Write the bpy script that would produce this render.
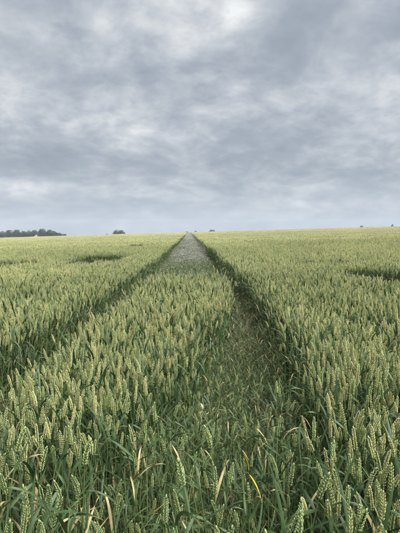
import bpy, math, random
import numpy as np
from mathutils import Vector, Matrix

R = math.radians
for o in list(bpy.data.objects):
    bpy.data.objects.remove(o)
scene = bpy.context.scene
COL = scene.collection

# ------------------------------------------------------------------ camera
F_PX = 400.0                    # focal length in photo pixels (photo 400 x 533)
CAM = np.array((0.0, 0.0, 1.62))
YAW, PITCH = R(1.575), R(5.07)  # turned right of the wheel tracks, tipped down
cam_d = bpy.data.cameras.new('camera')
cam_d.sensor_fit = 'VERTICAL'
cam_d.sensor_height = 36.0
cam_d.lens = 36.0 * F_PX / 533.0
cam_d.clip_start = 0.02
cam_d.clip_end = 20000
cam = bpy.data.objects.new('camera', cam_d)
COL.objects.link(cam)
cam.location = CAM
cam.rotation_euler = (R(90) - PITCH, 0, -YAW)
scene.camera = cam

# ------------------------------------------------------------------ sky
SUN_EL, SUN_AZ = R(62), R(115)   # behind the cloud, high on the right
world = bpy.data.worlds.new('World')
scene.world = world
world.use_nodes = True
wn, wl = world.node_tree.nodes, world.node_tree.links
wn.clear()


class G:
    """small helper to write node maths"""
    def __init__(self, nodes, links):
        self.n, self.l = nodes, links

    def put(self, sock, v):
        if isinstance(v, bpy.types.NodeSocket):
            self.l.new(v, sock)
        else:
            sock.default_value = v

    def m(self, op, a, b=0.0, c=0.0, clamp=False):
        n = self.n.new('ShaderNodeMath')
        n.operation = op
        n.use_clamp = clamp
        self.put(n.inputs[0], a)
        self.put(n.inputs[1], b)
        self.put(n.inputs[2], c)
        return n.outputs[0]

    def mix(self, f, a, b, blend='MIX'):
        n = self.n.new('ShaderNodeMix')
        n.data_type = 'RGBA'
        n.blend_type = blend
        n.clamp_factor = True
        self.put(n.inputs['Factor'], f)
        for s, v in ((n.inputs[6], a), (n.inputs[7], b)):
            if isinstance(v, tuple) and len(v) == 3:
                v = (*v, 1)
            self.put(s, v)
        return n.outputs[2]

    def smooth(self, v, a, b, lo=0.0, hi=1.0):
        n = self.n.new('ShaderNodeMapRange')
        n.interpolation_type = 'SMOOTHSTEP'
        self.put(n.inputs[0], v)
        for i, q in zip((1, 2, 3, 4), (a, b, lo, hi)):
            n.inputs[i].default_value = q
        return n.outputs[0]

    def noise(self, vec, scale, detail=5, rough=0.55, dist=0.0, dim='3D'):
        n = self.n.new('ShaderNodeTexNoise')
        n.noise_dimensions = dim
        if vec is not None:
            self.l.new(vec, n.inputs['Vector'])
        n.inputs['Scale'].default_value = scale
        n.inputs['Detail'].default_value = detail
        n.inputs['Roughness'].default_value = rough
        n.inputs['Distortion'].default_value = dist
        return n.outputs['Fac']

    def xyz(self, x, y, z):
        n = self.n.new('ShaderNodeCombineXYZ')
        for i, v in enumerate((x, y, z)):
            self.put(n.inputs[i], v)
        return n.outputs[0]

    def ramp(self, f, stops):
        n = self.n.new('ShaderNodeValToRGB')
        e = n.color_ramp.elements
        while len(e) < len(stops):
            e.new(0.5)
        for el, (p, c) in zip(e, stops):
            el.position = p
            el.color = (*c, 1)
        self.l.new(f, n.inputs[0])
        return n.outputs[0]


g = G(wn, wl)
tc = wn.new('ShaderNodeTexCoord')
sp = wn.new('ShaderNodeSeparateXYZ')
wl.new(tc.outputs['Generated'], sp.inputs[0])
dx, dy, dz = sp.outputs
up = g.m('MAXIMUM', dz, 0.0)
den = g.m('ADD', up, 0.34)
# the cloud deck is a flat layer: project the direction on to it
pv = g.xyz(g.m('DIVIDE', dx, den), g.m('DIVIDE', dy, den), 3.7)
az = g.m('ARCTAN2', dx, dy)
el = g.m('ARCSINE', dz)


# where the photograph shows breaks and heavy masses in the deck: azimuth, elevation, half sizes in degrees, thickness
SKY_FORMS = ((-1, 28.5, 6.0, 2.6, 0.30), (6.5, 28.0, 3.5, 3.0, 0.22), (-1.0, 23.5, 3.0, 2.2, 0.17), (3.5, 20.0, 5, 1.5, 0.09),
             (-11, 26.0, 4, 2.0, 0.10), (-22, 22.5, 7, 3, -0.04), (15, 24.5, 7, 4.5, -0.13), (-14, 20, 7, 1.6, -0.05),
             (-21, 15.5, 9, 2.0, 0.06), (-7, 13.3, 9, 1.5, 0.08), (-8, 9.3, 16, 1.9, -0.17), (-24, 9.0, 12, 1.6, -0.06),
             (-25, 5.6, 9, 1.0, 0.26), (-6, 5.2, 6, .7, 0.10), (2, 16.5, 8, 1.0, 0.06), (18, 18, 9, 1.3, 0.05),
             (14, 11.5, 9, 2.5, -0.06), (21, 3.0, 16, 1.2, 0.10), (-20, 3.2, 14, .9, -0.08))


def blob(az0, el0, ra, re, amp):
    a = g.m('DIVIDE', g.m('SUBTRACT', az, R(az0)), R(ra))
    b = g.m('DIVIDE', g.m('SUBTRACT', el, R(el0)), R(re))
    s = g.m('ADD', g.m('MULTIPLY', a, a), g.m('MULTIPLY', b, b))
    return g.m('MULTIPLY', g.m('POWER', 2.718, g.m('MULTIPLY', s, -1.0)), amp)


wp = wn.new('ShaderNodeTexNoise')          # bend the deck so that nothing runs in straight streaks
wl.new(pv, wp.inputs['Vector'])
wp.inputs['Scale'].default_value = 2.2
wp.inputs['Detail'].default_value = 2
wv = wn.new('ShaderNodeVectorMath')
wv.operation = 'MULTIPLY_ADD'
wl.new(wp.outputs['Color'], wv.inputs[0])
wv.inputs[1].default_value = (0.16, 0.16, 0.0)
wl.new(pv, wv.inputs[2])
pw = wv.outputs[0]
big = g.noise(pw, 1.7, 2, 0.5)
mid = g.noise(pw, 4.6, 9, 0.57)
fine = g.noise(pw, 14.0, 7, 0.60)
t = g.m('ADD', g.m('MULTIPLY', big, 0.50), g.m('ADD', g.m('MULTIPLY', mid, 0.72), g.m('MULTIPLY', fine, 0.38)))
t = g.m('SUBTRACT', t, 0.30)
forms = 0.0
for b in SKY_FORMS:
    forms = g.m('ADD', forms, blob(*b))
# the forms keep the ragged outline of the deck
rag = g.m('ADD', 0.55, g.m('MULTIPLY', g.m('ADD', g.m('MULTIPLY', mid, 0.6), g.m('MULTIPLY', fine, 0.4)), 1.1))
t = g.m('ADD', t, g.m('MULTIPLY', forms, rag))
cloud = g.ramp(t, [(0.22, (0.86, 0.99, 1.17)), (0.40, (1.08, 1.21, 1.38)), (0.52, (1.36, 1.48, 1.63)),
                   (0.62, (1.68, 1.77, 1.88)), (0.74, (2.10, 2.17, 2.22)), (0.88, (2.6, 2.64, 2.65))])
# towards the horizon many layers stack into an even pale blue grey
hz = g.smooth(el, R(0.5), R(9.5), 1.0, 0.0)
cloud = g.mix(g.m('MULTIPLY', hz, 0.66), cloud, (1.38, 1.60, 1.88))
# an overcast sky brightens towards the zenith
zen = g.smooth(dz, 0.50, 1.0, 1.0, 1.75)
vm = wn.new('ShaderNodeVectorMath')
vm.operation = 'SCALE'
wl.new(cloud, vm.inputs[0])
wl.new(zen, vm.inputs['Scale'])
nis = wn.new('ShaderNodeTexSky')
nis.sky_type = 'NISHITA'
nis.sun_disc = False
nis.sun_elevation = SUN_EL
nis.sun_rotation = SUN_AZ
nis.dust_density = 2.0
sky = g.mix(0.98, nis.outputs[0], vm.outputs[0])
bg = wn.new('ShaderNodeBackground')
bg.inputs['Strength'].default_value = 0.05
wl.new(sky, bg.inputs['Color'])
world.cycles.sampling_method = 'MANUAL'
world.cycles.sample_map_resolution = 256
wo = wn.new('ShaderNodeOutputWorld')
wl.new(bg.outputs[0], wo.inputs[0])

# ------------------------------------------------------------------ sun behind cloud
sun_d = bpy.data.lights.new('sun', 'SUN')
sun_d.energy = 1.5
sun_d.angle = R(65)
sun_d.color = (1.0, 0.96, 0.89)
sun = bpy.data.objects.new('sun', sun_d)
COL.objects.link(sun)
sd = Vector((math.sin(SUN_AZ) * math.cos(SUN_EL), math.cos(SUN_AZ) * math.cos(SUN_EL), math.sin(SUN_EL)))
sun.rotation_euler = (-sd).to_track_quat('-Z', 'Y').to_euler()
sun.location = (0, 0, 60)

vs = scene.view_settings
vs.view_transform = 'Standard'
vs.look = 'None'
vs.exposure = 2.8
vs.gamma = 1.0
vs.use_curve_mapping = False
cy = scene.cycles
cy.max_bounces = 5
cy.diffuse_bounces = 3
cy.glossy_bounces = 2
cy.transmission_bounces = 3
cy.transparent_max_bounces = 4
cy.volume_bounces = 0
cy.use_denoising = True

# ------------------------------------------------------------------ terrain and pixel -> ground
TILT = 0.0290


def terrain(x, y):
    r = np.hypot(x, y)
    q = r - 430.0
    drop = 0.03 * (np.sqrt(q * q + 3600.0) + q) / 2.0
    base = 0.03 * (math.sqrt(430.0 ** 2 + 3600) - 430.0) / 2.0
    return TILT * 800.0 * np.tanh(x / 800.0) - drop + base


_f = np.array((math.sin(YAW), math.cos(YAW), 0.0))
_r = np.array((math.cos(YAW), -math.sin(YAW), 0.0))
_z = np.array((0.0, 0.0, 1.0))
FWD = math.cos(PITCH) * _f - math.sin(PITCH) * _z
UPV = math.sin(PITCH) * _f + math.cos(PITCH) * _z


def ray(px, py):
    return FWD + _r * (px - 200.0) / F_PX - UPV * (py - 266.5) / F_PX


def at_height(px, py, h):
    """where the sight line of a pixel meets the surface h above the (near, tilted) ground"""
    d = ray(px, py)
    k = (CAM[2] - h) / (TILT * d[0] - d[2])
    p = CAM + d * k
    return p[0], p[1]


def at_y(px, py, Y):
    d = ray(px, py)
    return CAM + d * ((Y - CAM[1]) / d[1])


def project(P):
    v = P - CAM
    w = v @ FWD
    return 200.0 + F_PX * (v @ _r) / w, 266.5 - F_PX * (v @ UPV) / w, w


def tag(o, label=None, cat=None, group=None, kind=None):
    for k, v in (('label', label), ('category', cat), ('group', group), ('kind', kind)):
        if v:
            o[k] = v
    return o


# ------------------------------------------------------------------ materials
def material(name):
    m = bpy.data.materials.new(name)
    m.use_nodes = True
    nt = m.node_tree
    nt.nodes.clear()
    out = nt.nodes.new('ShaderNodeOutputMaterial')
    return m, G(nt.nodes, nt.links), out


def attr(gg, name):
    n = gg.n.new('ShaderNodeAttribute')
    n.attribute_name = name
    return n.outputs['Fac']


def plant_material(name, stops, rough=0.55, trans=0.25, along=None, patch=0.25, tip=None):
    """stops: colour ramp over the per-part random value 'rr'; along: second colour by 'tt'"""
    m, gg, out = material(name)
    rr, tt = attr(gg, 'rr'), attr(gg, 'tt')
    col = gg.ramp(rr, stops)
    if along:
        f = gg.smooth(tt, along[0], along[1], 0.0, along[2])
        col = gg.mix(f, col, along[3])
    geo = gg.n.new('ShaderNodeNewGeometry')
    oi = gg.n.new('ShaderNodeObjectInfo')
    # the crop ripens unevenly: slow changes over metres, and from plant to plant
    n1 = gg.noise(geo.outputs['Position'], 0.28, 3, 0.6)
    n2 = gg.noise(geo.outputs['Position'], 0.035, 3, 0.6)
    v = gg.m('ADD', gg.m('MULTIPLY', gg.m('SUBTRACT', n1, 0.5), patch * 1.6),
             gg.m('ADD', gg.m('MULTIPLY', gg.m('SUBTRACT', n2, 0.5), patch * 1.6),
                  gg.m('MULTIPLY', gg.m('SUBTRACT', oi.outputs['Random'], 0.5), 0.22)))
    n3 = gg.noise(geo.outputs['Position'], 70.0, 3, 0.6)
    v = gg.m('ADD', v, gg.m('MULTIPLY', gg.m('SUBTRACT', n3, 0.5), 0.5))
    hs = gg.n.new('ShaderNodeHueSaturation')
    gg.put(hs.inputs['Value'], gg.m('ADD', v, 1.0))
    gg.put(hs.inputs['Hue'], gg.m('SUBTRACT', 0.5, gg.m('MULTIPLY', v, 0.038)))
    gg.l.new(col, hs.inputs['Color'])
    b = gg.n.new('ShaderNodeBsdfPrincipled')
    b.inputs['Roughness'].default_value = rough
    b.inputs['Specular IOR Level'].default_value = 0.32
    gg.l.new(hs.outputs[0], b.inputs['Base Color'])
    if trans:
        tr = gg.n.new('ShaderNodeBsdfTranslucent')
        gg.l.new(hs.outputs[0], tr.inputs['Color'])
        mx = gg.n.new('ShaderNodeMixShader')
        mx.inputs[0].default_value = trans
        gg.l.new(b.outputs[0], mx.inputs[1])
        gg.l.new(tr.outputs[0], mx.inputs[2])
        gg.l.new(mx.outputs[0], out.inputs[0])
    else:
        gg.l.new(b.outputs[0], out.inputs[0])
    return m


M = {}
M['ear'] = plant_material('wheat_ear', [(0.0, (0.22, 0.31, 0.12)), (0.45, (0.37, 0.41, 0.165)),
                                        (0.85, (0.47, 0.455, 0.21)), (1.0, (0.53, 0.47, 0.25))],
                          0.6, 0.22, (0.35, 1.0, 0.55, (0.58, 0.57, 0.33)), 0.42)
M['leaf'] = plant_material('wheat_leaf', [(0.0, (0.030, 0.061, 0.024)), (0.5, (0.050, 0.090, 0.033)),
                                          (0.86, (0.105, 0.150, 0.062)), (0.93, (0.28, 0.245, 0.09)),
                                          (1.0, (0.37, 0.315, 0.17))],
                           0.42, 0.20, (0.80, 1.0, 0.45, (0.27, 0.25, 0.10)), 0.22)
M['stem'] = plant_material('wheat_stem', [(0.0, (0.09, 0.15, 0.055)), (0.8, (0.18, 0.22, 0.085)),
                                          (1.0, (0.36, 0.30, 0.15))], 0.5, 0.0, None, 0.2)
M['straw'] = plant_material('dry_straw', [(0.0, (0.13, 0.12, 0.075)), (0.6, (0.22, 0.19, 0.115)),
                                          (1.0, (0.38, 0.33, 0.22))], 0.7, 0.1, None, 0.2)
M['yellow'] = plant_material('yellowed_leaf', [(0.0, (0.50, 0.36, 0.05)), (1.0, (0.58, 0.43, 0.07))], 0.5, 0.25, None, 0.1)
M['bleached'] = plant_material('bleached_leaf', [(0.0, (0.40, 0.37, 0.25)), (1.0, (0.46, 0.42, 0.30))], 0.6, 0.2, None, 0.1)
M['weed'] = plant_material('weed_leaf', [(0.0, (0.09, 0.135, 0.055)), (0.6, (0.15, 0.19, 0.085)),
                                         (1.0, (0.23, 0.245, 0.14))], 0.6, 0.25, None, 0.3)
M['greygrass'] = plant_material('grey_grass', [(0.0, (0.12, 0.155, 0.09)), (0.6, (0.175, 0.21, 0.14)),
                                               (1.0, (0.27, 0.28, 0.235))], 0.7, 0.3, None, 0.3)
M['panicle'] = plant_material('weed_panicle', [(0.0, (0.22, 0.235, 0.19)), (0.6, (0.29, 0.30, 0.265)),
                                               (1.0, (0.37, 0.375, 0.35))], 0.8, 0.3, None, 0.3)
M['crown'] = plant_material('tree_foliage', [(0.0, (0.030, 0.050, 0.026)), (0.6, (0.048, 0.075, 0.034)),
                                             (1.0, (0.075, 0.105, 0.045))], 0.6, 0.2, None, 0.1)


def simple(name, c, rough=0.8, nscale=None, c2=None):
    m, gg, out = material(name)
    b = gg.n.new('ShaderNodeBsdfPrincipled')
    b.inputs['Roughness'].default_value = rough
    if nscale:
        geo = gg.n.new('ShaderNodeNewGeometry')
        n = gg.noise(geo.outputs['Position'], nscale, 6, 0.65)
        col = gg.ramp(n, [(0.35, c), (0.65, c2)])
        gg.l.new(col, b.inputs['Base Color'])
        bp = gg.n.new('ShaderNodeBump')
        bp.inputs['Strength'].default_value = 0.6
        bp.inputs['Distance'].default_value = 0.03
        gg.l.new(n, bp.inputs['Height'])
        gg.l.new(bp.outputs[0], b.inputs['Normal'])
    else:
        b.inputs['Base Color'].default_value = (*c, 1)
    gg.l.new(b.outputs[0], out.inputs[0])
    return m


M['soil'] = simple('field_soil', (0.042, 0.035, 0.025), 0.9, 9.0, (0.085, 0.07, 0.05))
M['bark'] = simple('tree_bark', (0.05, 0.042, 0.034), 0.9, 3.0, (0.09, 0.075, 0.06))
M['wall'] = simple('painted_wall', (0.68, 0.66, 0.62), 0.8, 2.0, (0.78, 0.77, 0.74))
M['slate'] = simple('roof_slate', (0.10, 0.10, 0.11), 0.7, 4.0, (0.15, 0.15, 0.16))
M['glass'] = simple('window_glass', (0.03, 0.035, 0.04), 0.15)
M['timber'] = simple('grey_timber', (0.12, 0.10, 0.08), 0.9, 5.0, (0.18, 0.155, 0.125))


# ------------------------------------------------------------------ mesh building
class MB:
    """collects triangles / quads with the two part attributes"""
    def __init__(self):
        self.v, self.f, self.mi, self.tt, self.rr = [], [], [], [], []
        self.mats = []

    def mat(self, name):
        if name not in self.mats:
            self.mats.append(name)
        return self.mats.index(name)

    def add(self, V, Fc, mat, tt, rr):
        o = len(self.v)
        self.v.extend(V)
        self.f.extend([tuple(i + o for i in f) for f in Fc])
        self.mi.extend([self.mat(mat)] * len(Fc))
        self.tt.extend(tt)
        self.rr.extend([rr] * len(V))

    def merge(self, other, mtx=None, rr_shift=0.0):
        o = len(self.v)
        V = np.array(other.v)
        if mtx is not None:
            V = V @ mtx[:3, :3].T + mtx[:3, 3]
        self.v.extend(V.tolist())
        self.f.extend([tuple(i + o for i in f) for f in other.f])
        mp = [self.mat(n) for n in other.mats]
        self.mi.extend([mp[i] for i in other.mi])
        self.tt.extend(other.tt)
        self.rr.extend([min(1.0, max(0.0, r + rr_shift)) for r in other.rr])

    def mesh(self, name, smooth=True):
        me = bpy.data.meshes.new(name)
        me.from_pydata([tuple(p) for p in self.v], [], self.f)
        for n in self.mats:
            me.materials.append(M[n])
        if len(self.mats) > 1:
            me.polygons.foreach_set('material_index', self.mi)
        if smooth:
            me.polygons.foreach_set('use_smooth', [True] * len(self.f))
        for nm, arr in (('tt', self.tt), ('rr', self.rr)):
            a = me.attributes.new(nm, 'FLOAT', 'POINT')
            a.data.foreach_set('value', arr)
        me.update()
        return me


def frame_of(d):
    d = d / np.linalg.norm(d)
    a = np.array((0.0, 0.0, 1.0)) if abs(d[2]) < 0.95 else np.array((1.0, 0.0, 0.0))
    u = np.cross(a, d)
    u /= np.linalg.norm(u)
    return u, np.cross(d, u), d


def tube(mb, pts, radii, sides, mat, rr):
    V, T, Fc = [], [], []
    n = len(pts)
    for i, p in enumerate(pts):
        d = pts[min(i + 1, n - 1)] - pts[max(i - 1, 0)]
        u, w, _ = frame_of(d)
        for k in range(sides):
            a = 2 * math.pi * k / sides
            V.append(p + (u * math.cos(a) + w * math.sin(a)) * radii[i])
            T.append(i / (n - 1))
    for i in range(n - 1):
        for k in range(sides):
            k2 = (k + 1) % sides
            Fc.append((i * sides + k, i * sides + k2, (i + 1) * sides + k2, (i + 1) * sides + k))
    mb.add(V, Fc, mat, T, rr)


def lobe(mb, base, d, u, w, L, W, D, sides, mat, t0, rr):
    """a pointed husk"""
    V, T = [base], [t0]
    for s, q in ((0.30, 1.0), (0.68, 0.72)):
        for k in range(sides):
            a = 2 * math.pi * k / sides
            V.append(base + d * (L * s) + u * (math.cos(a) * W * q) + w * (math.sin(a) * D * q))
            T.append(s * 0.8)
    V.append(base + d * L)
    T.append(1.0)
    Fc = []
    for k in range(sides):
        k2 = (k + 1) % sides
        Fc.append((0, 1 + k2, 1 + k))
        Fc.append((1 + k, 1 + k2, 1 + sides + k2, 1 + sides + k))
        Fc.append((1 + sides + k, 1 + sides + k2, 1 + 2 * sides))
    mb.add(V, Fc, mat, T, rr)


def arc(p0, az_, a0, a1, L, n, power=1.0, side=0.0):
    """points of a stalk that starts a0 off the vertical and ends a1 off it"""
    pts = [np.array(p0, float)]
    for i in range(n):
        s = (i + 0.5) / n
        a = a0 + (a1 - a0) * s ** power
        b = az_ + side * s
        pts.append(pts[-1] + np.array((math.sin(a) * math.cos(b), math.sin(a) * math.sin(b), math.cos(a))) * (L / n))
    return pts


def ear(mb, pts, rng, lod, rr, fat=1.0):
    """wheat ear along pts: two ranks of overlapping spikelets"""
    L = sum(np.linalg.norm(pts[i + 1] - pts[i]) for i in range(len(pts) - 1))

    def pos(s):
        q = min(max(s, 0), 0.9999) * (len(pts) - 1)
        i = int(q)
        return pts[i] + (pts[i + 1] - pts[i]) * (q - i), pts[i + 1] - pts[i]
    roll = rng.uniform(0, math.pi)
    if lod == 0:
        N = rng.randint(17, 21)
        for k in range(N):
            s = k / N
            p, d = pos(s)
            u, w, d = frame_of(d)
            uu = u * math.cos(roll) + w * math.sin(roll)
            ww = -u * math.sin(roll) + w * math.cos(roll)
            sg = 1 if k % 2 else -1
            size = fat * (0.46 + 0.54 * math.sin(math.pi * min(1, s * 0.72 + 0.24))) * rng.uniform(.9, 1.1)
            for q in (-1, 1):
                dd = d * 0.93 + uu * (0.27 * sg + rng.gauss(0, .05)) + ww * (0.20 * q + rng.gauss(0, .05))
                dd /= np.linalg.norm(dd)
                a = np.cross(dd, ww)
                a /= np.linalg.norm(a)
                b = np.cross(a, dd)
                lobe(mb, p + uu * (0.0021 * sg) + ww * (0.0016 * q), dd, a, b, 0.0148 * size, 0.0024 * size,
                     0.0028 * size, 5, 'ear', 0.0, min(1, max(0, rr + rng.uniform(-.12, .12))))
        p, d = pos(0.97)
        u, w, d = frame_of(d)
        lobe(mb, p, d, u, w, 0.013, 0.0030, 0.0030, 5, 'ear', 0.0, rr)
    elif lod == 1:
        N = 9
        for k in range(N):
            s = k / N
            p, d = pos(s)
            u, w, d = frame_of(d)
            uu = u * math.cos(roll) + w * math.sin(roll)
            ww = -u * math.sin(roll) + w * math.cos(roll)
            sg = 1 if k % 2 else -1
            size = 0.48 + 0.50 * math.sin(math.pi * min(1, s * 0.72 + 0.24))
            dd = d + uu * (0.28 * sg)
            dd /= np.linalg.norm(dd)
            a = np.cross(dd, ww)
            a /= np.linalg.norm(a)
            lobe(mb, p + uu * (0.0028 * sg), dd, a, ww, 0.019 * size, 0.0042 * size, 0.0060 * size, 4, 'ear', 0.0,
                 min(1, max(0, rr + rng.uniform(-.1, .1))))
    else:
        w_ = 0.0066 if lod == 2 else 0.012
        p0, p1 = pts[0], pts[-1]
        u, w, d = frame_of(p1 - p0)
        lobe(mb, p0, d, u, w, L * 1.05, w_, w_, 4 if lod == 2 else 3, 'ear', 0.0, rr)


def blade(mb, p0, az_, a0, a1, L, W, n, rng, rr, mat='leaf', fold=True):
    tw = rng.uniform(-1.6, 1.6)
    pts = arc(p0, az_, a0, a1, L, n, rng.uniform(1.1, 2.2), rng.uniform(-.5, .5))
    V, T, Fc = [], [], []
    for i, p in enumerate(pts):
        s = i / n
        d = pts[min(i + 1, n)] - pts[max(i - 1, 0)]
        d /= np.linalg.norm(d)
        sdv = np.cross(d, np.array((math.cos(az_), math.sin(az_), 0.25)))
        if np.linalg.norm(sdv) < 1e-3:
            sdv = np.array((-math.sin(az_), math.cos(az_), 0.0))
        sdv /= np.linalg.norm(sdv)
        nrm = np.cross(sdv, d)
        a = tw * s
        sdv2 = sdv * math.cos(a) + nrm * math.sin(a)
        nrm2 = np.cross(sdv2, d)
        wd = W * 0.5 * min(1.0, 0.45 + s * 3.2) * max(0.03, 1 - s ** 2.6)
        if fold:
            V += [p - sdv2 * wd, p - nrm2 * wd * 0.28, p + sdv2 * wd]
            T += [s] * 3
        else:
            V += [p - sdv2 * wd, p + sdv2 * wd]
            T += [s] * 2
    c = 3 if fold else 2
    for i in range(n):
        for k in range(c - 1):
            Fc.append((i * c + k, i * c + k + 1, (i + 1) * c + k + 1, (i + 1) * c + k))
    mb.add(V, Fc, mat, T, rr)


def leaf_tone(rng, low):
    """most leaves are blue green, some lower ones have dried"""
    q = rng.random()
    if q < (0.16 if low else 0.035):
        return rng.uniform(0.92, 1.0)
    return rng.betavariate(2.0, 2.4) * 0.86


def wheat(rng, lod, kind='full'):
    """parts of one wheat plant, root at the origin: list of (name, MB)"""
    parts = []
    if kind == 'full':
        H = rng.uniform(0.65, 0.74)
    elif kind == 'short':
        H = rng.uniform(0.40, 0.64)
    else:
        H = rng.uniform(0.32, 0.58)
    ax = rng.uniform(0, 2 * math.pi)
    lean = abs(rng.gauss(0, 0.09)) + (0.12 if kind != 'full' else 0)
    n = (7, 4, 2, 1)[lod]
    st = arc((0, 0, 0), ax, 0.02 + lean * 0.25, lean, H, n, 1.6)
    if lod <= 1:
        mb = MB()
        tube(mb, st, [(0.0026 - 0.0013 * i / n) for i in range(n + 1)], 4 if lod == 0 else 3, 'stem',
             rng.uniform(0.0, 0.85))
        parts.append(('stem', mb))
    has_ear = kind == 'full' or (kind == 'short' and rng.random() < 0.72)
    if has_ear:
        mb = MB()
        nod = lean + abs(rng.gauss(0, 0.22))
        el_ = rng.uniform(0.064, 0.096) * (1.0 if kind == 'full' else 0.86)
        pts = arc(st[-1], ax + rng.uniform(-.5, .5), lean, nod, el_, (4, 3, 1, 1)[lod])
        ear(mb, pts, rng, lod, min(1, max(0, rng.gauss((.44, .46, .56, .68)[lod] if kind == 'full' else .16, 0.18))), 1.0 if kind == 'full' else .82)
        parts.append(('ear', mb))
    # leaves up the stem
    if kind == 'full':
        at = [rng.uniform(.22, .34), rng.uniform(.42, .54), rng.uniform(.62, .72), rng.uniform(.84, .92)]
    elif kind == 'short':
        at = [rng.uniform(.15, .3), rng.uniform(.35, .5), rng.uniform(.55, .7), rng.uniform(.78, .9), rng.uniform(.88, .97)]
    else:
        at = [rng.uniform(.2, .4), rng.uniform(.45, .6), rng.uniform(.65, .8), rng.uniform(.82, .9), .98]
    if lod == 1:
        at = at[-3:]
    elif lod == 2:
        at = at[-2:]
    elif lod == 3:
        at = at[-1:]
    b = rng.uniform(0, 2 * math.pi)
    for j, s in enumerate(at):
        b += math.pi + rng.uniform(-.8, .8)
        q = s * n
        i = min(int(q), n - 1)
        p = st[i] + (st[i + 1] - st[i]) * (q - i)
        mb = MB()
        L = rng.uniform(.13, .25)
        W = rng.uniform(.009, .0155)
        a0 = rng.uniform(.15, .55)
        if kind != 'full':
            L *= rng.uniform(.42, .88)
            W *= rng.uniform(.55, .88)
            a0 = rng.uniform(.2, .9)
        a1 = rng.choice((rng.uniform(.6, 1.2), rng.uniform(1.3, 2.5), rng.uniform(1.3, 2.5)))
        if lod >= 2:
            W *= (1.35, 2.2)[lod - 2]
        blade(mb, p, b, a0, a1, L, W, (8, 4, 2, 1)[lod], rng, leaf_tone(rng, j == 0 or (kind != 'full' and rng.random() < .30)), fold=lod == 0)
        parts.append(('leaf', mb))
    return parts


def straw(rng):
    mb = MB()
    for _ in range(rng.randint(3, 5)):
        a = rng.uniform(0, 6.28)
        p = np.array((rng.uniform(-.06, .06), rng.uniform(-.06, .06), 0.005))
        pts = arc(p, a, rng.uniform(.1, 1.0), rng.uniform(.7, 1.7), rng.uniform(.22, .5), 4)
        tube(mb, pts, [.0016] * 5, 3, 'straw', rng.random())
    for _ in range(3):
        p = np.array((rng.uniform(-.08, .08), rng.uniform(-.08, .08), rng.uniform(.02, .15)))
        blade(mb, p, rng.uniform(0, 6.28), rng.uniform(.6, 1.2), rng.uniform(1.4, 2.6), rng.uniform(.1, .2), .009, 5,
              rng, rng.random(), 'straw', False)
    return mb


def weed_patch(rng, S, n, tall, thick, green, mat='weed'):
    """low grassy weeds with grey purple seed heads over a square of side S"""
    mb = MB()
    for _ in range(n):
        p = np.array((rng.uniform(-S / 2, S / 2), rng.uniform(-S / 2, S / 2), 0.0))
        a = rng.uniform(0, 6.28)
        if rng.random() < green:
            blade(mb, p, a, rng.uniform(.1, .5), rng.uniform(.6, 1.8), rng.uniform(.4, .8) * tall, .009 * thick, 3, rng,
                  rng.random(), mat, False)
        else:
            H = rng.uniform(.6, 1.0) * tall
            pts = arc(p, a, .05, rng.uniform(.2, .7), H, 3)
            k = pts[-1] - pts[-2]
            u, w, d = frame_of(k)
            for _q in range(3):
                dd = d + u * rng.uniform(-.5, .5) + w * rng.uniform(-.5, .5)
                dd /= np.linalg.norm(dd)
                u2, w2, dd = frame_of(dd)
                lobe(mb, pts[-1] - d * rng.uniform(0, .07), dd, u2, w2, rng.uniform(.05, .09), .007 * thick, .007 * thick, 3,
                     'panicle', 0.0, rng.random())
    return mb


# ------------------------------------------------------------------ templates for the crop
rng = random.Random(20)
TEMPL = bpy.data.collections.new('templates')        # not linked to the scene
tmpl_names = []


def template(mb):
    i = len(tmpl_names)
    nm = 'crop_template.%03d' % (i + 1)
    o = bpy.data.objects.new(nm, mb.mesh('crop_template'))
    TEMPL.objects.link(o)
    tmpl_names.append(o.name)
    return i


def joined(parts):
    mb = MB()
    for _, p in parts:
        mb.merge(p)
    return mb


full_parts = [wheat(rng, 0, 'full') for _ in range(14)]
short_parts = [wheat(rng, 0, 'short') for _ in range(16)]
leafy_parts = [wheat(rng, 0, 'leafy') for _ in range(14)]
T_full = [template(joined(p)) for p in full_parts]
T_short = [template(joined(p)) for p in short_parts]
T_leafy = [template(joined(p)) for p in leafy_parts]
T_straw = [template(straw(rng)) for _ in range(5)]


def wheat_patch(S, n, lod, nproto):
    protos = [joined(wheat(rng, lod, 'full')) for _ in range(nproto)]
    ph = [(rng.uniform(4, 14), rng.uniform(0, 6.28), rng.uniform(0, 6.28)) for _ in range(6)]
    mb = MB()
    k = int(math.sqrt(n))
    for i in range(k):
        for j in range(k):
            x = (i + rng.random()) / k * S - S / 2
            y = (j + rng.random()) / k * S - S / 2
            a = rng.uniform(0, 2 * math.pi)
            cl = sum(math.sin(f * (x * math.cos(b) + y * math.sin(b)) + c) for f, b, c in ph) / 2.4
            if lod < 3 and rng.random() < .05 + .16 * max(0, cl - .2):
                continue
            s = rng.gauss(1.0, 0.05) - .03 * cl
            mt = np.eye(4)
            mt[:2, :2] = np.array(((math.cos(a), -math.sin(a)), (math.sin(a), math.cos(a)))) * s
            mt[2, 2] = s
            mt[0, 3], mt[1, 3] = x, y
            mb.merge(protos[rng.randrange(nproto)], mt, rng.uniform(-.08, .06))
    return mb


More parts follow.
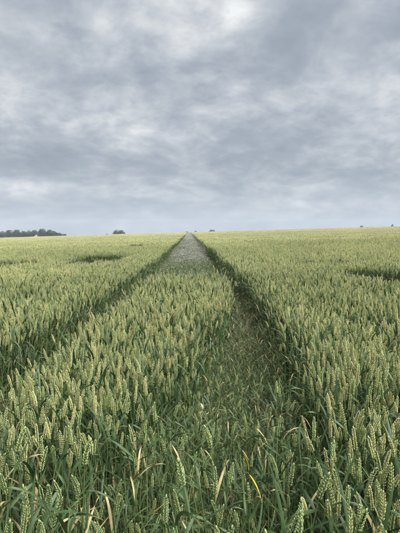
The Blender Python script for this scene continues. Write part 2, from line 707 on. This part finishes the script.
S_MID, S_FAR, S_VFAR = 0.5, 1.5, 5.0
T_mid = [template(wheat_patch(S_MID, 144, 1, 16)) for _ in range(5)]
T_far = [template(wheat_patch(S_FAR, 784, 2, 14)) for _ in range(4)]
T_vfar = [template(wheat_patch(S_VFAR, 2900, 3, 8)) for _ in range(3)]
T_weedtall = [template(weed_patch(rng, 0.4, 95, 0.56, 1.3, .95)) for _ in range(3)]
T_weed = [template(weed_patch(rng, 0.5, 230, 0.32, 1.5, .84, 'greygrass')) for _ in range(4)]
T_weedfar = [template(weed_patch(rng, 1.85, 900, 0.32, 3.0, .84, 'greygrass')) for _ in range(3)]

# ------------------------------------------------------------------ layout of the crop
lin = lambda y, ys, xs: np.interp(y, ys, xs)
right_edge = lambda y: lin(y, (0, .6, 1.06, 1.9, 3, 5.3, 8, 16, 60), (.38, .33, .40, .67, .86, 1.00, 1.09, 1.12, 1.10))
left_edge = lambda y: lin(y, (0, 3.3, 4.2, 5.5, 8, 16), (-1.72, -1.56, -1.36, -1.26, -1.19, -1.12))
strip_left = lambda y: lin(y, (0, 2.35, 3.3, 5.1, 8), (-1.16, -1.08, -.96, -.78, -.70))
strip_right = lambda y: lin(y, (1.2, 1.5, 1.9, 2.7, 4, 5.5, 8), (-.70, -.50, -.31, -.02, .32, .57, .66))
STRIP_END = 8.1


def strip_front(x):
    return lin(x, (-1.2, -.62, -.3), (1.42, 1.52, 1.72))


hr = random.Random(7)
waves = [(hr.uniform(.5, 2.2), hr.uniform(0, 6.28), hr.uniform(0, 6.28)) for _ in range(9)]


def wav(x, y, k=1.0):
    s = 0
    for f, a, ph in waves:
        s = s + np.sin(f * k * (x * math.cos(a) + y * math.sin(a)) + ph)
    return s / 3.0


# thin places in the crop: (pixel centre, half width, half depth in metres)
HOLES = []
for px, py, rx, ry in ((92, 258.2, 1.10, 2.3), (388, 272, .75, 1.1), (364, 317, .22, .28), (12, 262.5, 1.0, 1.2),
                       (136, 245.5, 1.3, 3.2), (400, 283, .30, .30), (30, 294, .35, .25), (336, 262, .9, .5)):
    hx, hy = at_height(px, py, 0.78)
    HOLES.append((hx, hy, rx, ry))


def in_hole(x, y):
    for hx, hy, rx, ry in HOLES:
        w = 0.25 * wav(np.array(x), np.array(y), 2.0)
        if ((x - hx) / rx) ** 2 + ((y - hy) / ry) ** 2 < 1 + w:
            return True
    return False


def in_view(x, y, margin):
    c, s = math.cos(YAW), math.sin(YAW)
    f = x * s + y * c
    l = abs(x * c - y * s)
    return f > -1.0 and l < max(f, 0) * 0.51 + margin


rng = random.Random(5)
CROP = []      # x, y, template, rotx, roty, rotz, scale, zscale
STRAWS = []
WEEDS = []
NEAR_END = 7.6


def lean_at(x, y):
    w = wav(np.array(x), np.array(y), .8)
    w2 = wav(np.array(x) + 31, np.array(y) - 17, .8)
    return rng.gauss(0, .055) + .03 * w, rng.gauss(0, .055) + .03 * w2


def put(lst, x, y, ti, s, zs=1.0, lean=True):
    rx, ry = lean_at(x, y) if lean else (0, 0)
    lst.append((x, y, ti, rx, ry, rng.uniform(0, 2 * math.pi), s, s * zs))


STEP = 0.0405
ys = np.arange(-0.9, NEAR_END, STEP)
for y0 in ys:
    half = max(y0, 0) * .53 + 2.0
    for x0 in np.arange(-half, half, STEP):
        x, y = x0 + rng.uniform(-.5, .5) * STEP, y0 + rng.uniform(-.5, .5) * STEP
        if not in_view(x, y, 1.6):
            continue
        wig = .05 * wav(np.array(x), np.array(y), 3.0) + .05 * wav(np.array(x) + 9, np.array(y), 1.1) + rng.gauss(0, .02)
        xe = x + wig
        if x * x + (y + .05) ** 2 < .60 ** 2:        # where the photographer stands
            continue
        if xe > right_edge(y) or xe < left_edge(y):
            edge = min(abs(xe - right_edge(y)), abs(xe - left_edge(y)))
            dens, kind = 1.0, 'full'
        elif strip_left(y) < xe < strip_right(y) and y + wig > strip_front(x) and y < STRIP_END + wig:
            edge = min(xe - strip_left(y), strip_right(y) - xe, y - strip_front(x))
            dens, kind = 1.0, 'full'
        else:
            kind = 'track'
            edge = 0
        if in_hole(x, y):
            kind = 'track'
        if kind == 'full':
            cl = float(wav(np.array(x), np.array(y), 5.0))
            if rng.random() < .04 + .13 * max(0, cl - .3) + (.35 if edge < .05 else 0):
                continue
            zs = (0.93 if edge < .07 else 1.0) * (1 + .026 * float(wav(np.array(x), np.array(y), 1.3)) - .03 * cl)
            put(CROP, x, y, rng.choice(T_full), rng.gauss(1.0, .045), zs)
        else:
            if y < STRIP_END and xe > -1.0 and xe < right_edge(y):
                # nearer the camera the gap has grown over with stunted plants
                g0 = max(0.0, min(1.0, (5.2 - y) / 2.8))
                mid_ = abs(xe - .5 * (float(strip_right(y)) + float(right_edge(y))))
                low = (.66 + .18 * min(1, mid_ / .3)) * (1 + .45 * max(0, min(1, (2.6 - y) / 1.3)))
                q = rng.random()
                if rng.random() < .25 + .65 * g0:
                    put(CROP, x + rng.uniform(-.02, .02), y + rng.uniform(-.02, .02), rng.choice(T_leafy), rng.uniform(.4, .75))
                if q < .03 + .26 * g0 + (.09 if y < 2.5 else 0):
                    put(CROP, x, y, rng.choice(T_short), rng.uniform(.75, 1.22) * low)
                elif q < .40 + .54 * g0:
                    put(CROP, x, y, rng.choice(T_leafy), rng.uniform(.65, 1.15) * low)
                elif q < .52 + .46 * g0:
                    put(STRAWS, x, y, rng.choice(T_straw), rng.uniform(.8, 1.3), 1, False)
            else:
                q = rng.random()
                if q < .02:
                    put(CROP, x, y, rng.choice(T_short), rng.uniform(.5, .75))
                elif q < .20:
                    put(CROP, x, y, rng.choice(T_leafy), rng.uniform(.4, .75))
                elif q < .30:
                    put(STRAWS, x, y, rng.choice(T_straw), rng.uniform(.8, 1.2), 1, False)

CROP_NEAR = len(CROP)


def patches(S, y0, y1, T, margin):
    y = y0 + S / 2
    while y < y1:
        for sg in (1, -1):
            e = float(right_edge(y)) if sg > 0 else -float(left_edge(y))
            x = e + S * .5
            while True:
                X = sg * x
                if not in_view(X, y, margin):
                    if x > 2 and abs(X) > y * .6 + margin:
                        break
                    x += S
                    continue
                ok = True
                if S < 2:
                    ok = not in_hole(X, y)
                if ok:
                    s = 1 + .03 * float(wav(np.array(X), np.array(y), .6))
                    CROP.append((X + (rng.uniform(-.04, .04) * S if x > e + S else rng.uniform(-.16, .16) * min(S, 1.0)), y + rng.uniform(-.05, .05) * S, rng.choice(T),
                                 rng.gauss(0, .012), rng.gauss(0, .012), rng.randrange(4) * math.pi / 2, 1.04, s))
                elif S < 2:
                    for _ in range(int(90 * S * S)):
                        put(CROP, X + rng.uniform(-S / 2, S / 2), y + rng.uniform(-S / 2, S / 2), rng.choice(T_leafy),
                            rng.uniform(.5, .8))
                x += S
        y += S


patches(S_MID, NEAR_END, 25.6, T_mid, 2.0)
patches(S_FAR, 25.6, 100.6, T_far, 4.0)
patches(S_VFAR, 100.6, 430.0, T_vfar, 12.0)

# weeds that took the bed between the wheels, further off
y = STRIP_END - .1
while y < 60:
    st_ = .34 if y < 25 else .5
    for x0 in np.arange(-.98, 1.0, st_):
        x = x0 + rng.uniform(-.1, .1)
        yy = y + rng.uniform(-.14, .14)
        n_ = float(wav(np.array(x), np.array(yy), .9))
        greenish = y + 2.2 * n_ + rng.gauss(0, 2.2) < 18
        if greenish and abs(x) < .8:
            for _ in range(11):
                put(CROP, x + rng.uniform(-.2, .2), yy + rng.uniform(-.2, .2), rng.choice(T_leafy if rng.random() < .85 else T_short),
                    rng.uniform(.8, 1.2) * (1.12 - .035 * (y - 8)))
        if greenish and abs(x) < .8:
            put(WEEDS, x, yy, rng.choice(T_weedtall), rng.uniform(.7, 1.1) * (1.08 - .05 * (y - 8)), 1, False)
        elif abs(x) < .74:
            put(WEEDS, x, yy, rng.choice(T_weed if n_ < .55 and rng.random() < .8 else T_weedtall), rng.uniform(.7, 1.2) * (.8 if n_ > .55 else 1) * (1.25 if st_ > .4 else 1),
                rng.uniform(.7, 1.0), False)
        else:
            for _ in range(3):
                put(WEEDS, x + rng.uniform(-.15, .15), yy + rng.uniform(-.2, .2), rng.choice(T_weedtall), rng.uniform(.4, .7), 1, False)
        if abs(x) < .74 and not greenish and rng.random() < .6:
            put(WEEDS, x + st_ * .5, yy + st_ * .5, rng.choice(T_weed), rng.uniform(.8, 1.2), .8, False)
    y += st_
while y < 425:
    put(WEEDS, 0, y, rng.choice(T_weedfar), 1.13, 1.0, False)
    y += 1.7

# ------------------------------------------------------------------ ground: one sheet to the horizon
nr, na = 70, 128
rad = np.concatenate(([0.0], np.geomspace(0.6, 1400.0, nr)))
V, Fc = [(0, 0, float(terrain(np.array(0.), np.array(0.))))], []
for i in range(1, nr + 1):
    for k in range(na):
        a = 2 * math.pi * k / na
        x, y = rad[i] * math.cos(a), rad[i] * math.sin(a)
        V.append((x, y, float(terrain(x, y))))
for k in range(na):
    Fc.append((0, 1 + k, 1 + (k + 1) % na))
for i in range(nr - 1):
    for k in range(na):
        a, b = 1 + i * na, 1 + (i + 1) * na
        k2 = (k + 1) % na
        Fc.append((a + k, b + k, b + k2, a + k2))
gm = bpy.data.meshes.new('ground')
gm.from_pydata(V, [], Fc)
gm.materials.append(M['soil'])
gm.polygons.foreach_set('use_smooth', [True] * len(Fc))
ground = bpy.data.objects.new('ground', gm)
COL.objects.link(ground)
tag(ground, kind='structure')


# ------------------------------------------------------------------ crop as geometry-node instances
def scatter(name, pts):
    A = np.array(pts, float)
    me = bpy.data.meshes.new(name)
    me.vertices.add(len(A))
    co = np.column_stack((A[:, 0], A[:, 1], terrain(A[:, 0], A[:, 1])))
    me.vertices.foreach_set('co', co.ravel())
    a = me.attributes.new('pick', 'INT', 'POINT')
    a.data.foreach_set('value', A[:, 2].astype(np.int32))
    a = me.attributes.new('turn', 'FLOAT_VECTOR', 'POINT')
    a.data.foreach_set('vector', A[:, 3:6].ravel())
    a = me.attributes.new('size', 'FLOAT_VECTOR', 'POINT')
    a.data.foreach_set('vector', np.column_stack((A[:, 6], A[:, 6], A[:, 7])).ravel())
    o = bpy.data.objects.new(name, me)
    COL.objects.link(o)
    md = o.modifiers.new('scatter', 'NODES')
    md.node_group = TREE
    return o


TREE = bpy.data.node_groups.new('scatter', 'GeometryNodeTree')
TREE.interface.new_socket('Geometry', in_out='INPUT', socket_type='NodeSocketGeometry')
TREE.interface.new_socket('Geometry', in_out='OUTPUT', socket_type='NodeSocketGeometry')
tn, tl = TREE.nodes, TREE.links
gi, go = tn.new('NodeGroupInput'), tn.new('NodeGroupOutput')
ci = tn.new('GeometryNodeCollectionInfo')
ci.inputs['Collection'].default_value = TEMPL
ci.inputs['Separate Children'].default_value = True
ci.inputs['Reset Children'].default_value = True
iop = tn.new('GeometryNodeInstanceOnPoints')
iop.inputs['Pick Instance'].default_value = True


def named(nm, typ):
    n = tn.new('GeometryNodeInputNamedAttribute')
    n.data_type = typ
    n.inputs['Name'].default_value = nm
    return n.outputs['Attribute']


e2r = tn.new('FunctionNodeEulerToRotation')
tl.new(named('turn', 'FLOAT_VECTOR'), e2r.inputs[0])
tl.new(gi.outputs[0], iop.inputs['Points'])
tl.new(ci.outputs[0], iop.inputs['Instance'])
tl.new(named('pick', 'INT'), iop.inputs['Instance Index'])
tl.new(e2r.outputs[0], iop.inputs['Rotation'])
tl.new(named('size', 'FLOAT_VECTOR'), iop.inputs['Scale'])
tl.new(iop.outputs[0], go.inputs[0])

# --- the 300 wheat plants that show largest stand as things of their own
cand = []
for i in range(CROP_NEAR):
    x, y, ti, rx, ry, rz, s, zs = CROP[i]
    if ti in T_straw:
        continue
    z0 = float(terrain(x, y))
    ptop = np.array((x, y, z0 + (.75 if ti in T_full else .5) * zs))
    px, py, w = project(ptop)
    if w > .4 and -12 < px < 412 and py < 560:
        cand.append((w, i, px, py))
cand.sort()
chosen = cand[:296]
hero = {c[1] for c in chosen}

part_meshes = {}
for base, lst in ((T_full, full_parts), (T_short, short_parts), (T_leafy, leafy_parts)):
    for ti, parts in zip(base, lst):
        part_meshes[ti] = [(nm, mb.mesh(nm)) for nm, mb in parts]



ORD = ('leftmost second third fourth fifth sixth seventh eighth ninth tenth eleventh twelfth thirteenth fourteenth fifteenth '
       'sixteenth seventeenth eighteenth nineteenth twentieth').split()
classes = {}
for w, i, px, py in chosen:
    x, y, ti, rx, ry, rz, s, zs = CROP[i]
    e = bpy.data.objects.new('wheat_plant', None)
    e.empty_display_size = .05
    COL.objects.link(e)
    e.location = (x, y, float(terrain(x, y)))
    e.rotation_euler = (rx, ry, rz)
    e.scale = (s, s, zs)
    mt = np.array(Matrix.LocRotScale(e.location, e.rotation_euler, e.scale))
    tipx = basex = None
    dry = False
    for nm, me in part_meshes[ti]:
        c = bpy.data.objects.new(nm, me)
        COL.objects.link(c)
        c.parent = e
        if nm == 'leaf' and me.attributes['rr'].data[0].value > .91:
            dry = True
        if nm in ('ear', 'stem'):
            pts = np.array([v.co for v in me.vertices]) @ mt[:3, :3].T + mt[:3, 3]
            pr = [project(p) for p in (pts[np.argmin(pts[:, 2])], pts[np.argmax(pts[:, 2])])]
            slope = (pr[1][0] - pr[0][0]) / max(1.0, pr[0][1] - pr[1][1])
    look = 'left-leaning' if slope < -.16 else 'right-leaning' if slope > .16 else 'upright'
    if ti in T_leafy:
        kind, grp = 'earless wheat plant', 'earless wheat plants in the trampled gap'
    elif ti in T_short:
        kind, grp = 'stunted wheat plant', 'stunted wheat plants in the trampled gap'
    else:
        kind, grp = 'tall wheat plant', 'tall wheat plants nearest the camera'
    if 'trampled' in grp:
        zone = 'in the trampled gap'
    elif x > 0:
        zone = 'in the right crop'
    else:
        zone = 'in the middle bed' if x > -1.2 else 'in the left crop'
    e['group'] = grp
    e['category'] = 'wheat plant'
    key = (look, kind, 'with dried leaf' if dry else '', zone)
    classes.setdefault(key, []).append((w, px, e))
for key, lst in classes.items():
    lst.sort(key=lambda q: q[0])
    look, kind, dry, zone = key
    nb = -(-len(lst) // 18)
    bands = [''] if nb == 1 else ['nearer ', 'farther '] if nb == 2 else ['nearest ', 'second-row ', 'third-row ', 'fourth-row ', 'fifth-row ', 'sixth-row ', 'seventh-row ', 'eighth-row '][:nb]
    for b in range(nb):
        sub = sorted(lst[b * len(lst) // nb:(b + 1) * len(lst) // nb], key=lambda q: q[1])
        for k, (_, _, e) in enumerate(sub):
            o_ = ORD[k] if k == 0 or len(sub) == 1 else ORD[k] + ' from left'
            txt = ' '.join(('%s %s%s %s %s %s' % (o_, bands[b], look, kind, dry, zone)).split())
            if len(sub) == 1:
                txt = ' '.join(('%s%s %s %s %s' % (bands[b], look, kind, dry, zone)).split())
            e['label'] = txt

# a few plants that stand out: bright yellow and bleached leaves in the gap
srng = random.Random(3)
for px, py, h, kind, mt_, L, lb in (
        (262, 490, .60, 'leafy', 'yellow', .15, 'wheat plant with one upright bright yellow leaf in the trampled gap'),
        (249, 463, .58, 'short', 'yellow', .08, 'wheat plant with a short orange yellow leaf tip in the gap'),
        (24, 529, .60, 'leafy', 'bleached', .12, 'wheat plant with a bleached broken leaf at the bottom left corner'),
        (203, 406, .46, 'short', 'bleached', .05, 'stunted wheat plant with a pale bleached leaf tip mid gap')):
    x, y = at_height(px, py, h)
    e = bpy.data.objects.new('wheat_plant', None)
    COL.objects.link(e)
    e.location = (x, y, float(terrain(x, y)))
    tag(e, lb, 'wheat plant', 'discoloured wheat plants in the trampled gap')
    for nm, mb in wheat(srng, 0, kind):
        c = bpy.data.objects.new(nm, mb.mesh(nm))
        COL.objects.link(c)
        c.parent = e
    mb = MB()
    blade(mb, np.array((.0, .0, h - L * .4)), srng.uniform(2.5, 3.6), .15, .7 if mt_ == 'yellow' else 1.5, L, .019, 8, srng, .5, mt_)
    c = bpy.data.objects.new('leaf', mb.mesh('leaf'))
    COL.objects.link(c)
    c.parent = e
    c['label'] = 'bright yellow leaf' if mt_ == 'yellow' else 'bleached pale leaf'

tag(scatter('wheat_crop', [c for i, c in enumerate(CROP) if i not in hero]),
    'pale green wheat crop filling the whole field on both sides of the track', 'wheat', kind='stuff')
tag(scatter('straw_litter', STRAWS), 'dry broken straw lying in the wheel tracks', 'straw', kind='stuff')
tag(scatter('weed_growth', WEEDS), 'low grey green weeds filling the far track bed', 'weeds', kind='stuff')


# ------------------------------------------------------------------ far trees
def crown_mesh(rng, n, flat):
    """unit crown (about 1 high, 1 wide, centred on z 0.5) of leaf clumps with gaps"""
    mb = MB()
    cl = []
    for _ in range(40):
        a, b = rng.uniform(0, 6.28), rng.uniform(-1, 1)
        r = rng.uniform(.12, .40)
        k = math.sqrt(1 - b * b)
        zz = .5 + b * r * (.95 if b > 0 else 1.05)
        cl.append((r * k * math.cos(a) * 1.05, r * k * math.sin(a) * 1.05, zz, rng.uniform(.09, .17), rng.random()))
    for cx, cy_, cz, cr, tone in cl:
        for _ in range(n // len(cl)):
            while True:
                d = np.array([rng.uniform(-1, 1) for _ in range(3)])
                if .35 < np.linalg.norm(d) < 1:
                    break
            p = np.array((cx, cy_, cz)) + d * cr
            u = np.array([rng.gauss(0, 1) for _ in range(3)])
            u, w, _ = frame_of(u)
            q = rng.uniform(.018, .034)
            mb.add([p - u * q, p + w * q * .7, p + u * q, p - w * q * .7], [(0, 1, 2, 3)], 'crown', [0, .5, 1, .5],
                   min(1, max(0, tone * .6 + rng.uniform(0, .4))))
    return mb.mesh('crown', False)


def dome_mesh(rng, n):
    """unit dome (1 wide, 1 high) of leaf clumps down to the ground"""
    mb = MB()
    for _ in range(46):
        a, r = rng.uniform(0, 6.28), math.sqrt(rng.random()) * .42
        top = math.sqrt(max(0, 1 - (r / .5) ** 2)) * rng.uniform(.72, .92)
        cz = rng.uniform(.12, 1.0) ** .6 * top
        cr, tone = rng.uniform(.07, .13), rng.random()
        for _ in range(n // 46):
            d = np.array([rng.gauss(0, .55) for _ in range(3)])
            p = np.array((r * math.cos(a), r * math.sin(a), max(cz, .05))) + d * cr
            u, w, _ = frame_of(np.array([rng.gauss(0, 1) for _ in range(3)]))
            q = rng.uniform(.018, .032)
            mb.add([p - u * q, p + w * q * .7, p + u * q, p - w * q * .7], [(0, 1, 2, 3)], 'crown', [0, .5, 1, .5],
                   min(1, max(0, tone * .6 + rng.uniform(0, .4))))
    return mb.mesh('crown', False)


def trunk_mesh(rng):
    mb = MB()
    tube(mb, [np.array((0, 0, 0.)), np.array((.01, 0, .25)), np.array((0, .01, .5)), np.array((.01, .01, .8))],
         [.035, .028, .02, .006], 7, 'bark', .5)
    for k in range(6):
        a = k * 1.05 + rng.uniform(-.3, .3)
        z = rng.uniform(.22, .5)
        pts = arc((0, 0, z), a, .9, .5, rng.uniform(.25, .36), 3)
        tube(mb, pts, [.014, .010, .007, .003], 5, 'bark', .5)
    return mb.mesh('trunk')


rng = random.Random(11)
CROWNS = [crown_mesh(rng, 4200, 0) for _ in range(5)]
DOMES = [dome_mesh(rng, 3200) for _ in range(4)]
TRUNKS = [trunk_mesh(rng) for _ in range(3)]


def tree(name, px, py_top, wpx, Y, label, group=None, lift=0.0):
    p = at_y(px, py_top, Y)
    x, z_top = p[0], p[2]
    z0 = float(terrain(x, Y))
    H = max(z_top - z0, 1.6)
    Wd = wpx / F_PX * Y * 1.12
    e = bpy.data.objects.new(name, None)
    COL.objects.link(e)
    e.location = (x, Y, z0)
    e.rotation_euler = (0, 0, rng.uniform(0, 6.28))
    tag(e, label, 'bush' if 'bush' in name else 'tree', group)
    t_ = bpy.data.objects.new('trunk', rng.choice(TRUNKS))
    COL.objects.link(t_)
    t_.parent = e
    t_.scale = (H * .8, H * .8, H) if name == 'wood_tree' else (H * .5, H * .5, H * .55)
    c = bpy.data.objects.new('crown', rng.choice(CROWNS if name == 'wood_tree' else DOMES))
    COL.objects.link(c)
    c.parent = e
    lo = .10 * H if name == 'wood_tree' else 0.0
    c.location = (0, 0, lo)
    c.scale = (Wd, Wd, (H - lo) / .97)
    return e


wood = [(-13, 230.6, 11), (-5, 231, 10), (2, 231, 10), (9, 230.2, 9), (16.5, 229.2, 9), (23, 230.6, 8), (29, 230, 8),
        (35, 229.6, 8), (42, 228.3, 10), (49, 229, 9), (54.5, 230.3, 8), (60, 232.2, 7), (64.5, 233.6, 5)]
wl_ = ['rounded tree of the far wood just outside its left end', 'outermost left tree of the far wood',
       'low tree of the far wood at the picture edge', 'second low tree of the far wood from the picture edge',
       'taller tree in the left half of the far wood', 'lower tree right of the taller one in the left half of the far wood',
       'pale gapped tree left of the small white house', 'tree standing just behind the small white house',
       'tallest round tree of the far wood', 'broad tree right of the tallest tree in the far wood',
       'sloping tree where the far wood drops to the right', 'low tree near the right end of the far wood',
       'smallest tree ending the far wood on the right']
for (px, py, wd), lb in zip(wood, wl_):
    tree('wood_tree', px, py, wd, 545 + rng.uniform(-12, 18), lb, 'trees of the far wood')
for k in range(13):      # second rank closes the gaps
    px = -8 + k * 5.2
    tree('wood_tree', px, float(np.interp(px, (-10, 16, 24, 42, 54, 62), (231.4, 230.2, 231.4, 229.6, 231.4, 233.6))), 9,
         585 + rng.uniform(-8, 8), ('%s tree of the rear rank of the far wood' % (ORD[k] if k == 0 else ORD[k] + ' from left')), 'trees of the far wood')
tree('lone_tree', 119, 228.7, 11.5, 470, 'lone round dark tree on the field brow left of the track')
tree('hedge_bush', 107, 233.4, 2.6, 436, 'low bush on the brow just left of the lone tree')
tree('hedge_bush', 187, 231.2, 3.2, 436, 'small dark bush at the very end of the track')
tree('hedge_bush', 195.5, 230.6, 3.0, 436, 'small bush just right of the track end')
tree('hedge_bush', 212, 229.2, 6.0, 436, 'broad low bush on the skyline right of the track')
tree('hedge_bush', 361.5, 225.0, 3.2, 436, 'small dark bush on the right skyline')
tree('hedge_bush', 392.5, 224.0, 3.2, 436, 'small dark bush nearest the right picture edge')

# ------------------------------------------------------------------ white house at the foot of the wood
hp = at_y(36, 234.5, 515)
hz0 = float(terrain(hp[0], 515))
house = bpy.data.objects.new('white_house', None)
COL.objects.link(house)
house.location = (hp[0], 515, hz0)
tag(house, 'small white gabled house at the foot of the far wood', 'house')


def box_mesh(name, a, b, mat, bevel=0):
    (x0, y0, z0), (x1, y1, z1) = a, b
    V = [(x0, y0, z0), (x1, y0, z0), (x1, y1, z0), (x0, y1, z0), (x0, y0, z1), (x1, y0, z1), (x1, y1, z1), (x0, y1, z1)]
    me = bpy.data.meshes.new(name)
    me.from_pydata(V, [], [(3, 2, 1, 0), (4, 5, 6, 7), (0, 1, 5, 4), (1, 2, 6, 5), (2, 3, 7, 6), (3, 0, 4, 7)])
    me.materials.append(M[mat])
    return me


def child(parent, name, me):
    o = bpy.data.objects.new(name, me)
    COL.objects.link(o)
    o.parent = parent
    return o


eave, ridge = 4.4, 5.6
me = bpy.data.meshes.new('wall')
me.from_pydata([(-1.7, -1.6, -.3), (1.7, -1.6, -.3), (1.7, 1.6, -.3), (-1.7, 1.6, -.3), (-1.7, -1.6, eave), (1.7, -1.6, eave),
                (1.7, 1.6, eave), (-1.7, 1.6, eave), (0, -1.6, ridge - .05), (0, 1.6, ridge - .05)], [],
               [(3, 2, 1, 0), (0, 1, 5, 8, 4), (2, 3, 7, 9, 6), (1, 2, 6, 5), (3, 0, 4, 7)])
me.materials.append(M['wall'])
child(house, 'wall', me)
me = bpy.data.meshes.new('roof')
q = .12
me.from_pydata([(-1.95, -1.8, eave - .15), (0, -1.8, ridge), (1.95, -1.8, eave - .15), (-1.95, 1.8, eave - .15), (0, 1.8, ridge),
                (1.95, 1.8, eave - .15), (-1.95, -1.8, eave - .15 + q), (0, -1.8, ridge + q), (1.95, -1.8, eave - .15 + q),
                (-1.95, 1.8, eave - .15 + q), (0, 1.8, ridge + q), (1.95, 1.8, eave - .15 + q)], [],
               [(0, 3, 4, 1), (1, 4, 5, 2), (6, 7, 10, 9), (7, 8, 11, 10), (0, 1, 7, 6), (1, 2, 8, 7), (3, 9, 10, 4),
                (4, 10, 11, 5), (0, 6, 9, 3), (2, 5, 11, 8)])
me.materials.append(M['slate'])
roof = child(house, 'roof', me)
child(roof, 'chimney', box_mesh('chimney', (.5, .5, 4.9), (1.0, 1.0, 6.2), 'wall'))
for wx in (-.95, .55):
    child(house, 'window', box_mesh('window', (wx, -1.64, 2.9), (wx + .6, -1.58, 3.8), 'glass'))
child(house, 'door', box_mesh('door', (-.4, -1.64, -.28), (.4, -1.58, 1.8), 'timber'))

# ------------------------------------------------------------------ damp air between here and the far trees
zlo = min(v.co.z for v in gm.vertices) - 1.0
HB = 1500.0
hm = bpy.data.meshes.new('haze')
zt = 42.0
hm.from_pydata([(-HB, -HB, zlo), (HB, -HB, zlo), (HB, HB, zlo), (-HB, HB, zlo), (-HB, -HB, zt), (HB, -HB, zt), (HB, HB, zt), (-HB, HB, zt)], [],
               [(3, 2, 1, 0), (4, 5, 6, 7), (0, 1, 5, 4), (1, 2, 6, 5), (2, 3, 7, 6), (3, 0, 4, 7)])
mh = bpy.data.materials.new('haze_air')
mh.use_nodes = True
mh.node_tree.nodes.clear()
vo = mh.node_tree.nodes.new('ShaderNodeOutputMaterial')
pvn = mh.node_tree.nodes.new('ShaderNodeVolumePrincipled')
pvn.inputs['Color'].default_value = (0.80, 0.88, 1.0, 1)
pvn.inputs['Density'].default_value = 0.0002
mh.node_tree.links.new(pvn.outputs[0], vo.inputs['Volume'])
hm.materials.append(mh)
haze = bpy.data.objects.new('haze', hm)
COL.objects.link(haze)
tag(haze, kind='stuff')
